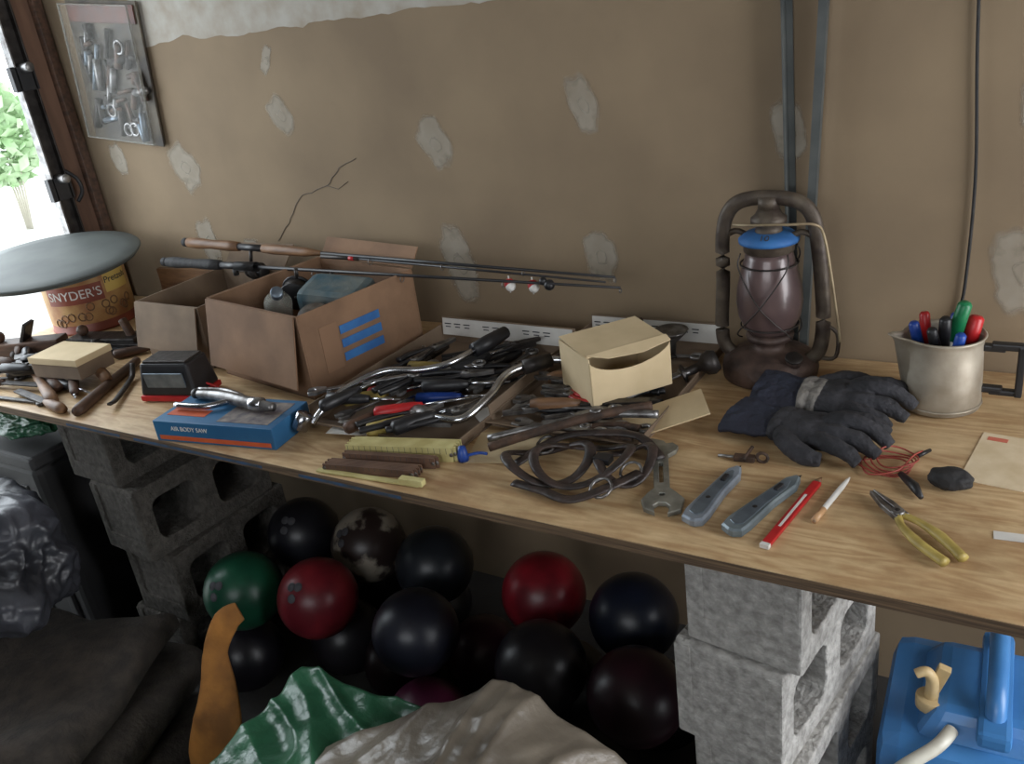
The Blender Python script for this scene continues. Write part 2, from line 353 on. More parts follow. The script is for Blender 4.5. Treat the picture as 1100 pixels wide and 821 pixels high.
def fold(name,cx,cy,sx,sy,z0,h,m,rz,k):
    bm=bmesh.new();bmesh.ops.create_cube(bm,size=1);bmesh.ops.subdivide_edges(bm,edges=bm.edges[:],cuts=24,use_grid_fill=True)
    for v in bm.verts:
        x,y,z=v.co.x,v.co.y,v.co.z
        e=1-.10*abs(z*2)**3;x*=e;y*=e
        v.co=Vector((x*sx,y*sy,z*h))
        q=v.co+Vector((k,0,0));am=.012+.02*(z+.5)
        v.co+=Vector((noise.noise(q*6),noise.noise(q*6+Vector((9,0,0))),noise.noise(q*5+Vector((0,9,0)))*.8))*am*1.5
        v.co.z=max(v.co.z,-h/2)
    b=B(name,(cx,cy,z0+h/2),rz);b.addbm(bm,m,smooth=True);return b
fold('folded_moving_blanket',-1.99,-1.19,.90,.60,0,.12,blank,.35,0).done()
fold('folded_moving_blanket',-2.02,-1.17,.88,.56,.13,.11,blank,.33,3).done()
fold('folded_moving_blanket',-2.05,-1.15,.84,.52,.25,.09,mat('moving_blanket_b',(66,59,53),(47,43,39),.95,0,30,.5,120),.36,6).done()
def crinkle(name,cx,cy,cz,rx,ry,rz_,m,k,amp=.25):
    bm=bmesh.new();bmesh.ops.create_icosphere(bm,subdivisions=6 if rx>.1 else 4,radius=1)
    for v in bm.verts:
        n0=v.co.normalized();s=1+amp*noise.noise(n0*1.8+Vector((k,0,0)))+amp*.6*((1-abs(noise.noise(n0*3.2+Vector((0,k,0))))*2)*.5)+amp*.22*(1-abs(noise.noise(n0*7+Vector((0,k,3))))*2)*.5
        v.co=Vector((n0.x*rx*s,n0.y*ry*s,max(n0.z*rz_*s,-rz_*.8)))
    b=B(name,(cx,cy,cz));b.addbm(bm,m,smooth=True);return b
crinkle('plastic_trash_bag',-2.16,-.98,.515,.27,.17,.17,darkbag,2.2,.32).done()
crinkle('green_plastic_wrapper',-2.36,-.64,.715,.14,.07,.045,greenbag,5.2,.35).done()
tote=mat('tote_dark_plastic',(46,45,46),(33,33,35),.6,0,8)
b=B('light_block_tote',(-2.46,-.50,0));b.box((.44,.46,.62),(0,0,.31),tote,bev=.02,taper=(1.04,1.04));b.box((.50,.50,.04),(0,0,.64),tote,bev=.01)  # added dark tote, blocks the bright outdoors below the bench
for x in (-.15,0,.15): b.box((.03,.012,.5),(x,-.236,.31),tote,bev=.004)
b.box((.14,.03,.02),(0,-.25,.55),tote,bev=.004);b.done()
rag=mat('orange_rag',(176,118,54),(122,80,38),.85,0,12,.3,60)
b=B('orange_rag');P=cr([(-1.50,-.77,.40),(-1.52,-.80,.385),(-1.53,-.84,.33),(-1.50,-.88,.27),(-1.48,-.92,.21),(-1.50,-.94,.12),(-1.49,-.95,.01)],6)
b.tube(P,[.022,.032,.030,.045,.060,.065,.06],rag,16,flat=.22,flatax=(.35,-.8,.5));b.done()
# blue jerrycan
jb=mat('blue_jerrycan_plastic',(74,134,192),(58,114,174),.35,0,4,.1,30)
beige=mat('beige_plastic',(196,172,128),(176,152,108),.5)
b=B('blue_jerrycan',(.03,-.44,0),.05)
b.box((.42,.30,.40),(0,0,.20),jb,bev=.035);b.box((.32,.24,.06),(0,0,.415),jb,bev=.02,taper=(.8,.75))
b.tube(cr([(-.04,.10,.43),(-.04,.08,.48),(-.04,-.05,.48),(-.04,-.09,.43)],6),.016,jb,14)
b.box((.05,.26,.03),(-.04,0,.435),jb,bev=.01)
for z in (.12,.26): b.box((.428,.308,.02),(0,0,z),jb,bev=.008)
b.cyl(.024,.022,(-.135,-.06,.42),beige);b.tube(cr([(-.135,-.06,.44),(-.135,-.06,.475),(-.145,-.065,.495),(-.16,-.07,.49)],5),[.012,.010,.009,.008],beige)
b.box((.020,.014,.05),(-.125,-.05,.475),beige,(0,.3,0))
b.tube(cr([(-.10,-.11,.425),(-.12,-.15,.42),(-.18,-.20,.38),(-.225,-.225,.26),(-.235,-.235,.1),(-.235,-.235,.01)],8),.011,mat('hose_clear',(206,203,190),(180,176,162),.4),12)
b.box((.10,.002,.12),(.02,-.151,.28),white,bev=0)
b.done()
# ---------------------------------------------------------------- wall leaning stuff
bar=mat('galvanised_bar',(92,95,93),(70,74,74),.55,.3,12,.1)
def angle(name,p,q,wd):
    p=Vector(p);q=Vector(q);d=(q-p);L=d.length;M=d.to_track_quat('Z','Y').to_euler()
    b=B(name,tuple(p),tuple(M));b.prism([(-wd/2,-.002),(wd/2,-.002),(wd/2,.001),(-wd/2+.003,.001),(-wd/2+.003,.014),(-wd/2,.014)],L,bar,bev=0);b.done()
angle('metal_angle_bar',(-.462,-.018,T),(-.494,-.018,2.5),.024)
angle('metal_angle_bar',(-.430,-.020,T),(-.350,-.018,2.5),.018)
b=B('hanging_cable');b.tube(cr([(-.165,-.006,2.6),(-.165,-.006,1.8),(-.155,-.006,1.45),(-.14,-.006,1.2),(-.142,-.006,1.0),(-.15,-.006,.93),(-.155,-.012,.84)],8),.0028,blackr,8);b.done()
b=B('packaged_hardware_set',(-2.43,-.012,1.53),(0,.12,0))
b.box((.31,.006,.40),(0,0,0),mat('pack_card',(88,80,66),(58,52,46),.7,0,10,lo=.4,hi=.6),bev=.002)
b.box((.29,.004,.05),(0,-.006,.165),mat('pack_print',(104,62,50),(78,52,46),.6),bev=.001)
for i in range(46):
    x=random.uniform(-.12,.12);z=random.uniform(-.17,.12);a=random.choice([.2,1.5,1.2,1.8]);l=random.uniform(.015,.045);m_=random.choice([steel,dsteel,dsteel,blackp,woodd,greyp,rust])
    b.rod((x-l*math.cos(a),-.014,z-l*math.sin(a)),(x+l*math.cos(a),-.014,z+l*math.sin(a)),random.uniform(.005,.012),m_)
for i in range(4):
    x=random.uniform(-.11,.11);z=random.uniform(-.16,.1)
    b.tube([(x+.018*math.cos(t*.5236),-.02,z+.018*math.sin(t*.5236)) for t in range(12)],.004,steel,8,closed=True)
b.box((.30,.002,.38),(0,-.034,0),mat('clear_blister',(180,178,170),None,.25,alpha=.06),bev=0)
b.tube(cr([(-.15,-.03,-.19),(.15,-.03,-.19),(.15,-.03,.19),(-.15,-.03,.19)],1,closed=True),.004,mat('clear_edge',(140,138,130),None,.1,alpha=.5),6,closed=True)
b.done()
# ---------------------------------------------------------------- pretzel tin + lid
tinr=mat('tin_red_print',(146,74,54),(112,56,44),.45,.1,8)
tinc=mat('tin_cream_print',(184,150,98),(150,102,66),.45,.1,18)
b=B('pretzel_tin',(-2.565,-.235,T+.0005))
b.lathe([(.122,0),(.127,.004),(.127,.008),(.124,.012),(.124,.2),(.128,.204),(.128,.215),(.12,.215)],(0,0,0),tinr,n=48)
def band(z0,z1,a0,a1,R,m_,n=20):
    V=[];
    for i in range(n+1):
        a=a0+(a1-a0)*i/n;V+=[(R*math.cos(a),R*math.sin(a),z0),(R*math.cos(a),R*math.sin(a),z1)]
    b.add(V,[[2*i,2*i+2,2*i+3,2*i+1] for i in range(n)],m_,smooth=True)
va=math.atan2(-1.54,2.56)
band(.03,.17,va-1.9,va+1.9,.1246,tinc,40)
band(.095,.15,va-1.05,va+.35,.1252,tinr);b.text("SNYDER'S",.038,white,(0,0,.122),bend=(.1258,va-.34))
band(.11,.18,va+.42,va+1.15,.1252,mat('tin_yellow',(200,172,96),None,.5));b.text("Pretzels",.028,ink,(0,0,.147),bend=(.1258,va+.78))
for i in range(14):
    a=va+random.uniform(-1,1);z=random.uniform(.04,.085)
    b.tube([(.125*math.cos(a+.09*math.cos(t)),.125*math.sin(a+.09*math.cos(t)),z+.012*math.sin(t)) for t in [k*.628 for k in range(10)]],.0022,woodh,6,closed=True)
b.done()
lidm=mat('lid_grey_green',(88,93,90),(72,77,76),.65,.1,6)
b=B('round_metal_lid',(-2.50,-.35,T+.240),(.05,.07,0))
b.lathe([(.245,-.006),(.25,0),(.246,.004),(.2,.006),(.1,.007),(.001,.008)],(0,0,0),lidm,n=56);b.lathe([(.24,-.012),(.24,-.005)],(0,0,0),lidm,n=56);b.done()
# ---------------------------------------------------------------- cardboard boxes
def carton(name,c,sx,sy,h,rz,m,flaps,extra=None,t=.004):
    b=B(name,(c[0],c[1],T+.0005),rz)
    b.box((sx,sy,t),(0,0,t/2),m,bev=0)
    b.box((sx,t,h),(0,-sy/2+t/2,h/2),m,bev=.001);b.box((sx,t,h),(0,sy/2-t/2,h/2),m,bev=.001)
    b.box((t,sy-2*t,h),(-sx/2+t/2,0,h/2),m,bev=.001);b.box((t,sy-2*t,h),(sx/2-t/2,0,h/2),m,bev=.001)
    for side,L,ang in flaps:
        if side in 'fb':
            s=-1 if side=='f' else 1
            dz=math.cos(ang)*L/2;dy=s*math.sin(ang)*L/2
            b.box((sx-.006,t*.9,L),(0,s*(sy/2+.004)+dy,h+dz),m,(-s*ang,0,0),bev=.001)
        else:
            s=-1 if side=='l' else 1
            dz=math.cos(ang)*L/2;dx=s*math.sin(ang)*L/2
            b.box((t*.9,sy-.006,L),(s*(sx/2+.004)+dx,0,h+dz),m,(0,s*ang,0),bev=.001)
    if extra: extra(b)
    return b.done()
def ex1(b):
    for i in range(3): b.box((.001,.12,.020),(.1815,-.01,.065+.033*i),paint_blue,(0,0,0),bev=0)
    b.box((.001,.05,.11),(.1808,-.10,.10),mat('faded_print',(130,100,77),None,.9),bev=0)
carton('open_cardboard_box',(-1.541,-.296),.36,.35,.20,-.17,card,[('f',.165,2.95),('b',.055,.6),('l',.12,2.9)],ex1)
carton('cardboard_carton',(-1.935,-.27),.25,.30,.165,-.02,cardd,[('f',.12,2.9),('b',.08,.8)])
b=B('tackle_bag',(-1.48,-.27,T+.06),.2);b.box((.17,.11,.14),(0,0,.07),mat('blue_white_bag',(50,84,98),(104,112,110),.5,0,18,.3),(0.2,.1,0),bev=.02);b.done()
b=B('plastic_bottle',(-1.60,-.36,T+.12),(.9,0,.9));b.lathe([(.001,0),(.03,.002),(.032,.01),(.032,.12),(.012,.15),(.012,.17)],(0,0,0),mat('clear_bottle',(150,150,142),None,.15,alpha=.55));b.cyl(.014,.02,(0,0,.168),greyp);b.done()
b=B('tin_can',(-1.45,-.385,T+.12),(.3,.2,0));b.cyl(.035,.1,(0,0,-.05),tinr);b.cyl(.036,.006,(0,0,.05),steel);b.done()
b=B('fishing_reel',(-1.62,-.26,T+.17),(.3,.2,.5));b.cyl(.035,.03,(0,0,0),dsteel,(math.pi/2,0,0));b.cyl(.04,.006,(0,.003,0),blackp,(math.pi/2,0,0));b.cyl(.04,.006,(0,-.03,0),blackp,(math.pi/2,0,0));b.rod((0,-.035,0),(.05,-.04,.02),.003,steel);b.cyl(.008,.02,(.05,-.06,.02),blackp,(-math.pi/2,0,0));b.rod((0,0,.03),(0,0,.06),.005,dsteel);b.done()
def rod(name,p,q,handle=.42,reel=.40,cork=True,z=0):
    p=Vector(p);q=Vector(q);d=(q-p);L=d.length;u=d.normalized();b=B(name,tuple(p),(0,0,0));dn=Vector((0,-.3,-1))
    b.rod((0,0,0),u*.02,.013,blackr)
    b.tube([u*.02,u*.06,u*.12,u*.2,u*.24],[.014,.016,.013,.015,.013],woodh if cork else blackr,14)
    b.rod(u*.24,u*.34,.010,blackp);b.tube([u*.34,u*.38,u*handle,u*(handle+.06)],[.012,.014,.012,.006],woodh if cork else blackr,14)
    b.tube([u*handle,u*L],[.0055,.0028],blackp,8)
    for k in range(4):
        c=u*(handle+(L-handle)*(k+1)/4.0);R=.009-.0014*k
        s=Vector((0,0,1));
        b.tube([c+s*(-R-.002)+(s*math.sin(t)*R+Vector((0,1,0))*math.cos(t)*R) for t in [j*.628 for j in range(10)]],.001,steel,5,closed=True)
    c=u*reel*.72;b.rod(c,c+dn*.045,.005,dsteel);b.ball(.022,c+dn*.06,dsteel,(1,.8,1))
    b.cyl(.024,.03,c+dn*.06+u*.01,dsteel,(0,math.pi/2,0));b.cyl(.018,.02,c+dn*.06+u*.035,blackp,(0,math.pi/2,0))
    b.rod(c+dn*.06,c+dn*.06+Vector((-.01,-.045,.01)),.003,steel);b.cyl(.008,.02,c+dn*.06+Vector((-.01,-.045,0)),blackp)
    return b
rz=T+.215
b=rod('fishing_rod',(-2.19,-.12,rz+.02),(-.78,-.18,rz),handle=.50);b.done()
b=rod('fishing_rod',(-2.20,-.20,rz-.015),(-.76,-.20,rz-.015),handle=.3,reel=.9,cork=False);b.done()
b=B('fishing_rod_tip_section');b.tube([(-1.50,-.15,rz+.004),(-.80,-.185,rz-.010)],[.0035,.0022],blackp,8);b.tube([(-1.62,-.155,rz+.008),(-1.50,-.15,rz+.004)],[.006,.005],dsteel,8);b.tube([(-1.53,-.152,rz+.005),(-1.515,-.152,rz+.0045)],.006,redp,8);b.done()
b=B('fishing_bobber')
for x in (-1.035,-.975): b.ball(.012,(x,-.19,rz-.024),redp,n=16);b.ball(.0118,(x+.004,-.192,rz-.029),white,n=16);b.rod((x,-.19,rz-.045),(x,-.19,rz-.006),.0015,white)
b.ball(.009,(-.945,-.195,rz-.012),blackp);b.ball(.012,(-.93,-.195,rz-.02),blackp);b.done()
b=along('wood_slat',(-2.36,-.20),(-2.08,-.10),z=0);b.box((.28,.05,.02),(.15,0,.011),woodh);b.done()
b=along('wood_slat',(-2.42,-.07),(-1.9,-.03),z=0);b.box((.52,.04,.03),(.26,0,.016),woodh);b.box((.52,.015,.10),(.26,.0,.08),woodh,bev=.001);b.done()
# ---------------------------------------------------------------- low trays
def tray(name,c,sx,sy,rz):
    b=B(name,(c[0],c[1],T+.0005),rz);t=.003;h=.045
    b.box((sx,sy,t),(0,0,t/2),cardd,bev=0)
    b.box((sx,t,h+.02),(0,sy/2,h/2+.01),cardd,(-.15,0,0),bev=.0008);b.box((sx,t,h),(0,-sy/2,.012),cardd,(1.25,0,0),bev=.0008)
    b.box((t,sy,h),(-sx/2,0,h/2),cardd,(0,-.1,0),bev=.0008);b.box((t,sy,h*.6),(sx/2,0,h*.3),cardd,(0,.35,0),bev=.0008)
    b.box((sx*.97,.0008,.042),(0,sy/2-.0035,h/2+.020),white,(-.15,0,0),bev=0)
    for i in range(12):
        x=-sx*.44+i*sx*.075
        if i%4!=3: b.box((sx*.05,.0006,.0025),(x,sy/2-.0042,h/2+.028),ink,(-.15,0,0),bev=0);b.box((sx*.04,.0006,.0025),(x,sy/2-.0038,h/2+.020),ink,(-.15,0,0),bev=0)
    b.done()
tray('cardboard_tray',(-1.115,-.36),.38,.48,-.02);tray('cardboard_tray',(-.765,-.26),.32,.46,.0)
b=B('cardboard_scrap',(-.60,-.385,T+.02),(.1,-.25,.5));b.box((.16,.09,.003),(0,0,0),cardl,bev=.0005);b.done()
b=B('paper_sheet',(-.845,-.56,T+.0015),.3);b.box((.14,.12,.0008),(0,0,0),cardl,bev=0);b.done()
b=B('paper_sheet',(-.93,-.42,T+.006),.9);b.box((.14,.06,.0008),(0,0,0),white,bev=0);b.done()
b=B('paper_sheet',(-1.19,-.60,T+.012),.2);b.box((.10,.06,.0008),(0,0,0),white,bev=0);b.done()
# ---------------------------------------------------------------- small tool makers
def screwdriver(p,q,hm,z=.0,L1=.1,hr=.014,tilt=0):
    b=along('screwdriver',p,q,z+hr,tilt);L=b.L
    b.tube([(0,0,0),(.006,0,0),(L1*.4,0,0),(L1*.8,0,0),(L1,0,0)],[hr*.6,hr,hr*.95,hr*.8,hr*.55],hm,8)
    b.tube([(L1,0,0),(L-.015,0,0)],[.0035,.0035],chrome,8);b.box((.016,.006,.0015),(L-.008,0,0),steel);b.done()
def pliers(p,q,hm,z=0,spread=.022,name='pliers',nose=.05,jm=steel):
    b=along(name,p,q,z+.009);L=b.L;pv=nose+.01
    for s in (1,-1):
        b.tube(cr([(pv,0,0),(pv+.03,s*spread*.9,0),(pv+.07,s*spread*1.2,0),(L*.85,s*spread*1.1,0),(L,s*spread*.9,0)],5),[.006,.006,.0085,.008,.0085],hm,8,flat=.8)
        b.prism([(0,s*.001),(nose*.6,s*.001),(pv+.012,s*.002),(pv+.012,s*.011),(nose*.7,s*.011),(0,s*.004)][::s],.009,jm,(0,0,-.0045))
    b.cyl(.010,.013,(pv,0,-.0065),jm);b.cyl(.004,.015,(pv,0,-.0075),dsteel);b.done()
def hammer(p,q,hd='claw',z=0,m=woodh):
    b=along('claw_hammer' if hd=='claw' else 'ball_peen_hammer',p,q,z+.016);L=b.L
    b.tube([(0,0,0),(.05,0,0),(L*.5,0,0),(L*.85,0,0),(L,0,0)],[.013,.016,.012,.010,.012],m,12,flat=.75)
    b.cyl(.015,.03,(L,-.055,0),dsteel,(-math.pi/2,0,0));b.cyl(.010,.03,(L,-.028,0),dsteel,(-math.pi/2,0,0));b.box((.026,.034,.026),(L,.008,0),dsteel,bev=.004)
    if hd=='claw':
        for s in (-1,1): b.tube(cr([(L+s*.006,.02,0),(L+s*.009,.05,.002),(L+s*.012,.08,-.006)],4),[.009,.007,.003],dsteel,8)
    else: b.ball(.014,(L,.04,0),dsteel)
    b.done()
def wrench(p,q,z=0,m=steel,w_=.012):
    b=along('combination_wrench',p,q,z+.002);L=b.L
    b.box((L-.03,w_,.005),(L/2,0,.003),m,bev=.0015)
    b.prism([(0.02,-.008),(.0,-.018),(-.018,-.014),(-.02,-.006),(-.006,-.006),(-.002,0),(-.006,.006),(-.02,.006),(-.018,.014),(0,.018),(.02,.008)],.007,m)
    b.tube([(L+.012*math.cos(t),.012*math.sin(t),.0035) for t in [k*.5236 for k in range(12)]],.0045,m,8,closed=True);b.done()
def file_(p,q,z=0,m=dsteel,hm=woodh):
    b=along('metal_file',p,q,z+.012);L=b.L
    b.tube([(0,0,0),(.02,0,0),(.07,0,0),(.1,0,0)],[.010,.014,.012,.007],hm,12);b.box((L-.1,.02,.005),((L+.1)/2,0,0),m,bev=.001);b.done()
# left pile
heap('pile_of_hand_tools')
hammer((-2.05,-.72),(-2.42,-.56))
hammer((-2.12,-.66),(-2.50,-.50),'ball',.0,woodd);hammer((-2.00,-.60),(-2.30,-.46),'claw',.01)
file_((-1.98,-.74),(-2.24,-.70));file_((-2.42,-.70),(-2.15,-.66),.006,dsteel,woodd)
wrench((-2.30,-.74),(-2.10,-.72),.0,dsteel);screwdriver((-2.36,-.66),(-2.12,-.60),blackp,.03)
for i in range(20):
    x=random.uniform(-2.58,-2.02);y=random.uniform(-.70,-.42);a=random.uniform(-.6,.9);l=random.uniform(.12,.24);hm=random.choice([woodd,blackp,blackp])
    if x+l>-2.0: x-=.1
    k=i%3;P2=((x,y),(x+l*math.cos(a),y+min(l*math.sin(a),.1)))
    if k==0: screwdriver(*P2,hm,.02*(i%3))
    elif k==1: file_(*P2,.02*(i%3),dsteel,hm)
    else: wrench(*P2,.02*(i%2),dsteel)
b=along('wood_plane',(-2.60,-.55),(-2.38,-.44));b.box((.22,.06,.05),(.11,0,.025),woodd,bev=.004);b.box((.01,.045,.07),(.12,0,.07),dsteel,(0,.5,0));b.ball(.018,(.03,0,.065),woodd);b.done()
b=along('wood_plane',(-2.40,-.42),(-2.16,-.36));b.box((.24,.065,.04),(.12,0,.02),dsteel,bev=.004);b.box((.02,.02,.06),(.20,0,.06),woodd,(0,-.3,0),bev=.006);b.ball(.016,(.04,0,.055),woodd);b.done()
heap(None)
b=along('wooden_mallet_handle',(-1.93,-.74),(-2.07,-.46),.012);b.tube([(0,0,0),(.02,0,0),(b.L,0,0)],[.012,.015,.011],woodd,12);b.done()
b=B('small_beige_box',(-2.15,-.585,T+.028),.12);b.box((.17,.11,.05),(0,0,.027),cardd,bev=.002);b.box((.175,.115,.018),(0,0,.048),cardl,bev=.002);b.done()
b=along('pry_bar',(-2.0,-.52),(-1.86,-.70),.006);b.tube(cr([(0,0,.03),(.02,0,.012),(.05,0,.004),(.17,0,.004),(.215,0,.012)],5),.008,dsteel,6,flat=.6);b.done()
b=B('trailer_light',(-1.765,-.565,T+.001),.25)
b.box((.16,.10,.014),(0,0,.009),redp,bev=.003);b.box((.155,.095,.078),(0,0,.055),blackp,bev=.006,taper=(.85,.8));b.box((.12,.066,.006),(0,0,.096),dsteel,bev=.002);b.box((.11,.004,.045),(0,-.045,.052),greyp,(.13,0,0));b.tube(cr([(.07,0,.03),(.1,.01,.01),(.12,-.03,.004),(.14,-.035,.004)],5),.003,redp);b.done()
b=B('blue_tool_package',(-1.465,-.675,T+.0005),.16)
b.box((.31,.13,.048),(0,0,.024),mat('blue_box_print',(48,108,150),(36,90,132),.5,0,8),bev=.002)
b.box((.29,.0006,.010),(0,-.0655,.010),orange,bev=0);b.text("AIR BODY SAW",.014,white,(-.06,-.0657,.032),(math.pi/2,0,0));b.box((.13,.10,.0006),(.07,0,.0485),mat('print_photo',(140,132,124),(84,78,86),.6,0,40),bev=0);b.box((.10,.03,.0008),(-.09,-.02,.0486),orange,bev=0);b.done()
b=B('rivet_gun',(-1.50,-.66,T+.062),.12)
b.tube(cr([(-.09,.02,0),(0,.01,.004),(.09,-.01,.004),(.15,-.012,.0)],5),[.009,.013,.014,.009],steel,10);b.tube(cr([(.02,.0,0),(-.02,-.03,-.002),(-.10,-.035,-.002)],5),.007,chrome,8);b.tube(cr([(-.10,.04,0),(-.03,.045,0),(.04,.02,.003)],5),.006,steel,8);b.cyl(.015,.03,(.09,-.01,.004),chrome,(0,math.pi/2,0));b.ball(.012,(-.09,.02,.0),blackp);b.done()
b=B('bit_brace',(0,0,T+.02))
b.tube(cr([(-1.28,-.625,.0),(-1.27,-.60,.02),(-1.26,-.54,.04),(-1.20,-.47,.06),(-1.12,-.44,.06),(-1.07,-.40,.065),(-1.05,-.33,.07)],6),.0075,chrome,10)
b.cyl(.018,.035,(-1.30,-.645,-.004),chrome,(0,.6,.8));b.tube([(-1.05,-.34,.07),(-1.04,-.30,.072),(-1.03,-.24,.075)],[.016,.018,.014],blackp,12);b.done()
b=B('hand_drill_brace',(0,0,T+.03))
b.tube(cr([(-1.07,-.53,.0),(-1.0,-.55,.005),(-.95,-.54,.01),(-.93,-.47,.03),(-.93,-.40,.045),(-.88,-.33,.05),(-.82,-.31,.045)],6),.0085,chrome,10)
b.tube([(-.91,-.37,.048),(-.87,-.325,.05)],[.016,.015],dsteel,12);b.tube([(-1.08,-.53,0),(-1.02,-.545,.003)],[.018,.014],steel,12);b.lathe([(.001,0),(.02,.002),(.03,.01),(.026,.02),(.01,.028)],(-1.095,-.525,-.01),blackp,(0,-1.3,.2));b.done()
heap('pile_of_pliers_and_screwdrivers')
cols=[blackp,blackp,blackr,yellow,redp,blackp,woodd,bluep]
for i in range(38):
    x=random.uniform(-1.25,-.97);y=random.uniform(-.57,-.20);a=random.gauss(.85,.6);l=random.uniform(.14,.22)
    p=(x-l/2*math.cos(a),y-l/2*math.sin(a));q=(x+l/2*math.cos(a),y+l/2*math.sin(a))
    z=.006+.010*(i%5)
    if i%6==5: wrench(p,q,z+.01,steel)
    elif i%3==0: screwdriver(p,q,cols[i%8],z)
    elif i%3==1: pliers(q,p,cols[i%8] if i%4==1 else blackp,z,.016,jm=steel)
    else: pliers(q,p,blackp,z,.012,'tin_snips',jm=dsteel)
screwdriver((-1.13,-.63),(-1.01,-.47),yellow,.01,hr=.016);screwdriver((-1.07,-.62),(-.96,-.44),blackp,.02,hr=.016)
heap('pile_of_files_and_wrenches')
b=B('steel_rod',(0,0,T));b.tube([(-1.0,-.34,.02),(-.78,-.06,.075)],[.006,.006],rust,8);b.done()
for p,q,z in (((-.90,-.30),(-.68,-.12),.01),((-.88,-.18),(-.66,-.25),.01),((-.86,-.44),(-.64,-.36),.02)): file_(p,q,z)
wrench((-.74,-.44),(-.63,-.20),.02,steel,.016);wrench((-.80,-.12),(-.64,-.10),.01)
for i in range(16):
    x=random.uniform(-.88,-.68);y=random.uniform(-.50,-.28);a=random.uniform(-.3,.8);l=random.uniform(.12,.2)
    (pliers if i%2 else wrench)((x-l/2*math.cos(a),y-l/2*math.sin(a)),(x+l/2*math.cos(a),y+l/2*math.sin(a)),*((random.choice([rust,redp,blackp]),) if i%2 else ()),**dict(z=.006+.008*(i%3)))
heap(None)
b=B('metal_funnel',(-.70,-.09,T+.01));b.lathe([(.008,0),(.010,.03),(.035,.055),(.037,.06),(.03,.055)],(0,0,0),steel);b.done()
b=B('door_knob',(-.600,-.19,T+.035),(0,1.2,.4));b.lathe([(.001,.04),(.02,.038),(.026,.025),(.022,.01),(.01,.0),(.009,-.03),(.02,-.034),(.02,-.038)],(0,0,0),dsteel);b.done()
# small beige open carton, long open side turned to the right
b=B('small_open_box',(-.735,-.303,T+.032),.92);sx,sy,h,t=.175,.135,.098,.002
b.box((sx,sy,t),(0,0,0),cardl,bev=0);b.box((sx,sy-.01,t),(0,.005,h+.003),cardl,(.05,0,0),bev=0)
b.box((sx,t,h),(0,sy/2,h/2),cardl,bev=0);b.box((t,sy,h),(-sx/2,0,h/2),cardl,bev=0);b.box((t,sy,h),(sx/2,0,h/2),cardl,bev=0)
ft=[(sx/2*math.cos(math.pi*k/12)*-1,h*.93-.030*math.sin(math.pi*k/12)**1.3) for k in range(13)]
b.prism([(-sx/2,0)]+ft+[(sx/2,0)][::1],t,cardl,(0,-sy/2,0),(math.pi/2,0,0),bev=0)
b.prism([(-sx/2,0),(sx/2,0),(sx/2,-.018),(.02,-.03),(-.05,-.022)],t,cardl,(0,-sy/2+.012,h+.003),(.35,0,0),bev=0)
b.done()
def rule(p,q,z,m,n,name,w_=.014):
    b=along(name,p,q,z);L=b.L
    for i in range(n):
        o=(i%2)*.006
        b.box((L-.01,.0035,w_),(L/2+o,(i-n/2)*.0045,w_/2),m,bev=.0006)
        for x in (.008,L-.008): b.cyl(.004,.0008,(x+o,(i-n/2)*.0045-.0018,w_/2),steel,(math.pi/2,0,0),8)
    for k in range(int(L/.012)): b.box((.0006,.0005,w_*.4),(.01+k*.012,(-n/2)*.0045-.0019,w_*.75),ink,bev=0)
    b.done()
ryel=mat('ruler_yellow',(204,196,140),(176,164,108),.5,0,20);rbrn=mat('ruler_brown',(116,88,70),(86,64,52),.5,0,20)
rule((-1.14,-.675),(-.915,-.62),0,ryel,8,'folding_ruler',.03);rule((-1.15,-.735),(-.95,-.70),0,rbrn,6,'folding_ruler',.016);rule((-1.13,-.705),(-.93,-.665),.001,rbrn,3,'folding_ruler',.022)
b=along('folding_ruler',(-1.155,-.752),(-.93,-.735));b.box((.23,.012,.004),(.115,0,.0025),ryel);b.box((.05,.014,.012),(.215,0,.009),ryel);b.done()
b=B('blue_wire_nut',(-.90,-.63,T));b.lathe([(.010,.002),(.011,.01),(.007,.03),(.001,.032)],(0,0,0),bluep);b.tube(cr([(0,0,.01),(.02,.02,.01),(.04,.02,.012)],4),.003,bluep);b.done()
# leather strap harness + tongs
b=B('leather_harness',(0,0,T+.001))
def loop(c,rx,ry,a,z,wd=.008,amp=.012,k=0,m=leather):
    P=[]
    for i in range(14):
        t=2*math.pi*i/14;x=rx*math.cos(t);y=ry*math.sin(t);P.append((c[0]+x*math.cos(a)-y*math.sin(a),c[1]+x*math.sin(a)+y*math.cos(a),z+amp*(1+math.sin(2*t+k))))
    b.tube(cr(P,3,True),wd,m,8,closed=True,flat=.45)
loop((-.725,-.615),.075,.06,.35,.008,.010,.016,1);loop((-.665,-.60),.085,.065,.6,.012,.009,.016,2.4);loop((-.595,-.575),.045,.06,.1,.008,.009,.014,.5)
b.tube(cr([(-.79,-.63,.01),(-.74,-.545,.03),(-.66,-.52,.04),(-.60,-.50,.03),(-.55,-.53,.01)],6),.011,leather,8,flat=.4)
b.tube(cr([(-.76,-.68,.008),(-.70,-.69,.01),(-.64,-.70,.01),(-.59,-.66,.02),(-.56,-.60,.02)],6),.011,leather,8,flat=.4)
for c in ((-.60,-.665),(-.76,-.56),(-.575,-.60)): b.tube([(c[0]+.018*math.cos(t),c[1]+.018*math.sin(t),.02+.008*math.sin(t)) for t in [k*.5236 for k in range(12)]],.0028,steel,6,closed=True)
b.box((.03,.022,.012),(-.625,-.60,.035),blackp);b.done()
b=B('blacksmith_tongs',(0,0,T+.02))
b.tube(cr([(-.86,-.60,.0),(-.78,-.55,.02),(-.68,-.49,.04),(-.60,-.44,.045)],6),.009,rust,8);b.tube(cr([(-.88,-.57,.0),(-.78,-.525,.02),(-.68,-.48,.035),(-.58,-.46,.04)],6),.008,steel,8)
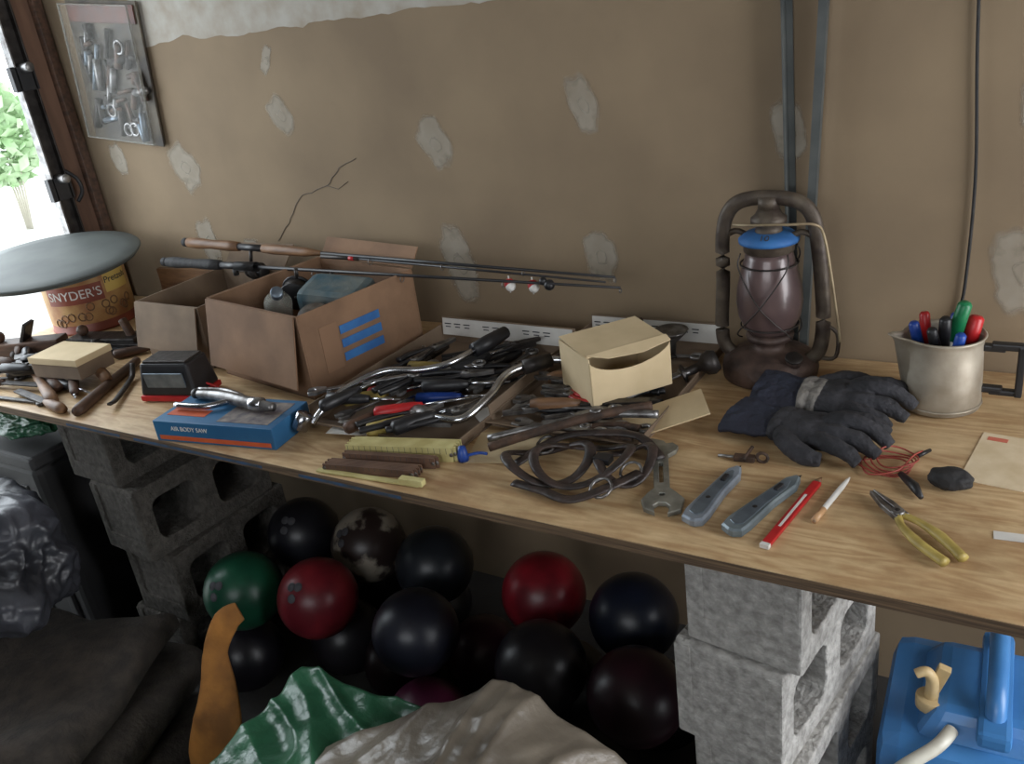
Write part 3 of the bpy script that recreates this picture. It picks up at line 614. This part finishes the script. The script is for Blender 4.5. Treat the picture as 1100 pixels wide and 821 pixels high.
b.cyl(.012,.02,(-.69,-.487,.03),steel);b.done()
b=along('multi_jaw_wrench',(-.58,-.46),(-.485,-.685));L=b.L
o=[(0,-.012),(-.004,-.028),(.012,-.034),(.024,-.026),(.03,-.012),(.045,-.020),(.06,-.012),(.17,-.011),(.185,-.022),(.205,-.032),(.228,-.028),(.240,-.014),(.222,-.016),(.212,-.006),(.214,.006),(.226,.014),(.244,.010),(.236,.028),(.205,.034),(.185,.022),(.17,.012),(.06,.012),(.045,.026),(.03,.030),(.018,.022),(.02,.010),(.01,.006)]
b.holed(o,[rr2(.12,0,.07,.010,.004),rr2(.055,0,.012,.012,.005),rr2(.19,0,.012,.012,.005)],.009,mat('cast_zinc',(150,150,142),(110,110,104),.4,.6,30,.2),(0,0,.006),bev=.0015);b.done()
def uknife(p,q,m,name='utility_knife',blade=.03,wd=.017):
    b=along(name,p,q);L=b.L
    o=[(0,-.008),(.008,-wd*.95),(.03,-wd),(L*.5,-wd*.75),(L*.8,-wd*.85),(L*.93,-wd*.4),(L*.95,.0),(L*.86,wd*.55),(L*.4,wd*.85),(.03,wd),(.006,wd*.8),(0,.0)]
    b.prism(o,.015,m,bev=.003);b.prism([(x*.8+.015,y*.6) for x,y in o],.0012,greyp,(0,0,.015),bev=.0005)
    b.box((.02,.008,.006),(L*.68,.0,.017),blackp);b.prism([(L*.9,-.007),(L*1.0,-.002),(L*.93,.006),(L*.88,.006)],.0012,chrome,(0,0,.007),bev=0);b.cyl(.004,.002,(L*.35,0,.015),dsteel)
    b.done()
uknife((-.437,-.695),(-.418,-.505),mat('knife_grey_paint',(150,160,172),(120,130,142),.35,.4,30),wd=.02);uknife((-.375,-.70),(-.318,-.505),mat('grey_green_paint',(132,144,150),(98,110,116),.4,.4,20),wd=.02)
b=B('brass_key_clamp',(-.42,-.475,T+.006),.1);b.box((.035,.014,.01),(0,0,0),rust);b.tube([(.03+.009*math.cos(t),.0,.004+.009*math.sin(t)) for t in [k*.628 for k in range(10)]],.003,rust,6,closed=True);b.rod((-.045,0,.0),(-.01,0,.0),.003,steel);b.rod((0,-.01,.002),(.01,.02,.012),.003,rust);b.done()
b=along('red_carpenter_pencil',(-.318,-.715),(-.288,-.505));L=b.L;b.box((L-.02,.014,.007),(L/2,0,.004),redp,bev=.002);b.box((.008,.0142,.0072),(.006,0,.004),white,bev=.001);b.tube([(L-.01,0,.004),(L+.008,0,.004)],[.006,.001],woodh,8);b.box((.1,.004,.0004),(L*.5,0,.0078),white,bev=0);b.done()
b=along('marking_pen',(-.268,-.625),(-.246,-.485),.005);L=b.L;b.tube([(0,0,0),(.01,0,0),(L*.75,0,0),(L*.92,0,0),(L,0,0)],[.003,.0045,.0045,.003,.0008],white,12);b.tube([(.0,0,0),(.035,0,0)],[.0052,.0052],mat('pen_cap',(190,150,110),None,.4),12);b.done()
# gloves
def glove(name,loc,rz,flip,m1,m2,m3,z=0,tilt=0,seed=0):
    root=bpy.data.objects.new(name,None);scene.collection.objects.link(root);root.location=(loc[0],loc[1],T+z);root.rotation_euler=(tilt,0,rz)
    b=B('hand');f=flip
    b.tube([(.09,0,.020),(.12,0,.022),(.155,0,.023),(.185,0,.020)],[.044,.052,.056,.048],m1,20,flat=.42)
    for i,(y,l,dy,dz) in enumerate(((.043,.070,.016,.004),(.015,.086,.006,.014),(-.014,.082,-.006,.005),(-.042,.064,-.016,.0))):
        b.tube(cr([(.155,y*.8,.022),(.188,y,.030+dz),(.195+l*.5,y+dy*.6,.028+dz),(.19+l,y+dy,.014)],4),[.013,.0150,.0148,.0145,.010],m1,12)
    b.tube(cr([(.11,f*.035,.022),(.14,f*.066,.022),(.175,f*.078,.016),(.20,f*.075,.014)],4),[.018,.018,.016,.012],m1,12)
    h=b.done();h.parent=root
    for ty,kw in (('REMESH',dict(mode='VOXEL',voxel_size=.0028,use_smooth_shade=True)),('SMOOTH',dict(iterations=2))):
        md=h.modifiers.new(ty.lower(),ty)
        for k,v in kw.items(): setattr(md,k,v)
    tx=bpy.data.textures.new('wr','CLOUDS');tx.noise_scale=.022;md=h.modifiers.new('wrinkle','DISPLACE');md.texture=tx;md.strength=.006;md.mid_level=.5
    b=B('cuff')
    b.tube(cr([(0,0,.019),(.025,0,.021),(.05,0,.019),(.08,0,.021),(.112,0,.021)],6),[.066,.063,.058,.053,.047],m2,28,flat=.30);c=b.done();c.parent=root
    md=c.modifiers.new('sub','SUBSURF');md.levels=md.render_levels=2;md=c.modifiers.new('wr','DISPLACE');md.texture=tx;md.strength=.008
    b=B('wrist_band')
    b.tube(cr([(.085,0,.021),(.095,0,.022),(.105,0,.021),(.115,0,.022),(.125,0,.021)],3),[.050,.054,.050,.054,.050],m3,28,flat=.44);c=b.done();c.parent=root
    md=c.modifiers.new('sub','SUBSURF');md.levels=md.render_levels=2;md=c.modifiers.new('wr','DISPLACE');md.texture=tx;md.strength=.008
gb=mat('glove_black',(52,52,57),(31,31,35),.85,0,25,.5,90);gn=mat('glove_navy',(42,48,64),(28,30,44),.8,0,20,.4,90);gg=mat('glove_grey',(134,130,124),(80,78,76),.8,0,60,.4)
glove('work_glove',(-.478,-.345,0),-.20,-1,gb,gn,gb,.0)
glove('work_glove',(-.462,-.245,0),-.08,1,gb,gn,gg,.010,.12)
# ---------------------------------------------------------------- lantern
lm=mat('lantern_rust',(98,80,72),(62,50,46),.55,.35,25,.3);lm2=mat('lantern_tube',(92,82,70),(58,48,42),.55,.3,25,.25)
gl=mat('sooty_globe',(98,80,78),(68,55,56),.32,.1,12,coat=.2)
b=B('kerosene_lantern',(-.478,-.115,T+.0005),.0)
b.lathe([(.085,0),(.093,.004),(.095,.02),(.092,.038),(.075,.05),(.045,.058),(.03,.062),(.03,.075),(.045,.08),(.047,.09),(.04,.094)],(0,0,0),lm,n=48)
b.cyl(.014,.016,(.058,-.045,.045),lm,(.35,.2,0));b.cyl(.017,.006,(.06,-.048,.058),dsteel,(.35,.2,0))
b.lathe([(.036,.092),(.048,.105),(.060,.13),(.064,.16),(.062,.19),(.054,.225),(.047,.25),(.044,.265)],(0,0,0),gl,n=40)
b.lathe([(.044,.260),(.048,.264),(.049,.275),(.054,.280),(.056,.288),(.046,.296),(.026,.300),(.024,.312),(.034,.318),(.034,.328),(.026,.334),(.02,.345),(.001,.35)],(0,0,0),lm2,n=36)
b.lathe([(.0568,.281),(.0575,.288),(.047,.2975),(.03,.301)],(0,0,0),paint_blue,n=36)
b.text("10",.02,ink,(.004,-.046,.2985),(.5,0,.1))
b.tube(cr([(-.07,0,.035),(-.094,0,.06),(-.098,0,.11),(-.093,0,.20),(-.092,0,.28),(-.082,0,.33),(-.055,0,.358),(0,0,.366),(.055,0,.358),(.082,0,.33),(.092,0,.28),(.100,0,.20),(.104,0,.12),(.096,0,.06),(.07,0,.035)],6),.0115,lm2,14,flat=1.25)
for s in (-1,1): b.tube(cr([(s*.04,0,.290),(s*.065,0,.30),(s*.092,0,.285)],4),.006,lm2,8)
b.lathe([(.02,.345),(.02,.368)],(0,0,0),lm2)
for s in (-1,1):
    for q in (-1,1):
        b.tube(cr([(q*.045,s*.035,.265),(q*.045,s*.048,.235),(0,s*.068,.165),(-q*.05,s*.045,.105),(-q*.05,s*.02,.085)],6),.0015,dsteel,6)
for z,R in ((.238,.055),(.112,.056)): b.tube([(R*math.cos(t),R*math.sin(t),z) for t in [k*.2618 for k in range(24)]],.0018,dsteel,6,closed=True)
b.tube(cr([(-.06,-.03,.320),(-.02,-.05,.325),(.05,-.06,.330),(.098,-.05,.328),(.110,-.03,.30),(.122,-.02,.22),(.135,-.02,.13),(.140,-.02,.09)],6),.0026,mat('bail_wire',(170,154,124),(130,114,90),.5,.3,20),8)
b.tube(cr([(.098,0,.12),(.13,0,.10),(.128,0,.05),(.10,0,.045)],4),.004,lm2,8)
b.done()
# ---------------------------------------------------------------- pot of markers
pot=mat('aluminium_pot',(176,168,154),(140,130,114),.45,.4,14,.1)
b=B('metal_pitcher',(-.155,-.17,T+.0005),.0)
pf=[(.058,0),(.066,.004),(.067,.02),(.066,.06),(.0645,.10),(.0635,.125),(.065,.134),(.068,.138),(.065,.140),(.061,.134),(.062,.010),(.001,.008)]
b.lathe(pf,(0,0,0),pot,n=72)
sa=math.atan2(-.5,-1)
for v in b.v:
    r=math.hypot(v.x,v.y)
    if r>.05 and v.z>.09:
        d=(math.atan2(v.y,v.x)-sa+math.pi)%(2*math.pi)-math.pi
        k=math.exp(-(d/.22)**2)*((v.z-.09)/.05)**1.3*.030
        v.x*=1+k/r;v.y*=1+k/r;v.z+=k*.25
b.tube([(.0675*math.cos(t),.0675*math.sin(t),.012) for t in [k*.2618 for k in range(24)]],.002,pot,6,closed=True)
for zz in (.118,.040): b.box((.035,.016,.012),(.08,.0,zz),blackp,(0,0,0),bev=.003)
b.box((.012,.02,.095),(.122,0,.078),blackp,bev=.003);b.box((.05,.018,.012),(.100,0,.122),blackp,bev=.003);b.box((.045,.016,.010),(.099,0,.036),blackp,bev=.003)
b.done()
def marker(name,base,top,m,r=.008,cap=None):
    b=B(name,(-.155,-.17,T+.005));p=Vector(base);q=Vector(top);u=(q-p)
    b.tube([p,p+u*.62],[r*.9,r*.95],white if cap is None else cap,12);b.tube([p+u*.6,p+u*.97,q],[r*1.12,r,r*.7],m,12);b.done()
marker('green_marker',(-.01,.0,.02),(.030,-.005,.195),greenp,.012)
marker('red_marker',(.02,-.01,.02),(.048,.012,.165),redp,.013,redp);marker('red_marker',(-.02,.01,.02),(-.038,.03,.160),redp,.009)
marker('blue_marker',(-.02,.0,.02),(-.05,-.01,.155),bluep,.009);marker('blue_marker',(.0,.0,.02),(.015,.02,.165),bluep,.009);marker('black_marker',(.0,.01,.02),(.002,-.02,.170),blackp,.010);marker('black_marker',(.01,.0,.02),(-.018,-.03,.152),blackp,.009)
marker('blue_marker',(.01,-.02,.02),(.03,-.04,.150),bluep,.009);marker('black_marker',(.01,.02,.02),(.03,.035,.155),blackp,.009)
b=B('red_test_lead',(0,0,T+.004));rw=mat('wire_red',(150,66,56),None,.5)
for k in range(4):
    c=(-.205+.006*k,-.43+.006*k);P=[(c[0]+(.04-.003*k)*math.cos(t),c[1]+(.028+.002*k)*math.sin(t),.003*k+.004*math.sin(t*2+k)) for t in [j*.5236 for j in range(12)]]
    b.tube(cr(P,3,True),.0015,rw,6,closed=True)
b.tube(cr([(-.24,-.43,0),(-.22,-.47,.004),(-.18,-.455,.01),(-.165,-.40,.01),(-.155,-.37,.004)],5),.0016,rw,6)
b.tube([(-.175,-.455,.004),(-.15,-.49,.006),(-.137,-.515,.004)],[.005,.008,.004],blackp,10);b.tube([(-.16,-.385,.002),(-.145,-.36,.002)],[.004,.003],blackp,8);b.done()
b=crinkle('rubber_stopper',-.105,-.455,T+.013,.032,.022,.016,blackr,3,.15);b.done()
pliers((-.205,-.525),(-.075,-.665),yellow,0,.015,'wire_stripper_pliers',.055,steel)
b=B('plastic_card',(-.025,-.355,T+.001),-.12);b.box((.12,.17,.0015),(0,0,0),mat('card_clear',(225,208,178),(208,188,154),.25),bev=.0005);b.box((.03,.012,.0006),(-.035,.065,.0012),mat('pink_print',(200,110,90),None,.6),bev=0);b.done()
b=B('paper_label',(-.01,-.57,T+.001),.1);b.box((.05,.02,.0008),(0,0,0),white,bev=0);b.done()
# ---------------------------------------------------------------- light
wd=bpy.data.worlds.new('sky');scene.world=wd;wd.use_nodes=True;bg=wd.node_tree.nodes['Background'];bg.inputs[0].default_value=(.88,.95,1,1);bg.inputs[1].default_value=3.2
def area(name,loc,target,sx,sy,e,c):
    l=bpy.data.lights.new(name,'AREA');l.shape='RECTANGLE';l.size=sx;l.size_y=sy;l.energy=e;l.color=c
    o=bpy.data.objects.new(name,l);scene.collection.objects.link(o);o.location=loc;o.rotation_euler=(Vector(target)-Vector(loc)).to_track_quat('-Z','Y').to_euler()
area('doorway_daylight_right',(RX-.08,-.74,1.2),(-.3,-.66,.75),.9,1.7,42,(.98,.98,1))
area('fill_light_behind',(-.2,-4.1,2.1),(-.8,-.2,1.0),2.2,.75,22,(.96,.97,1))  # added fill lamp, unseen source behind the viewer
area('garage_opening_daylight_left',(-2.85,-.72,1.5),(0,-.9,.9),.9,1.2,15,(.85,.93,1))
# ---------------------------------------------------------------- camera
cam=bpy.data.cameras.new('camera');cam.sensor_width=36;cam.lens=950/1100*36;cam.clip_start=.05
co=bpy.data.objects.new('camera',cam);scene.collection.objects.link(co)
R=Matrix(((.8530,-.1065,.5109),(.5063,.4060,-.7607),(-.1264,.9076,.4003)))
M=R.to_4x4();M.translation=(0,-1.775,1.60);co.matrix_world=M
scene.camera=co
scene.view_settings.view_transform='Standard'
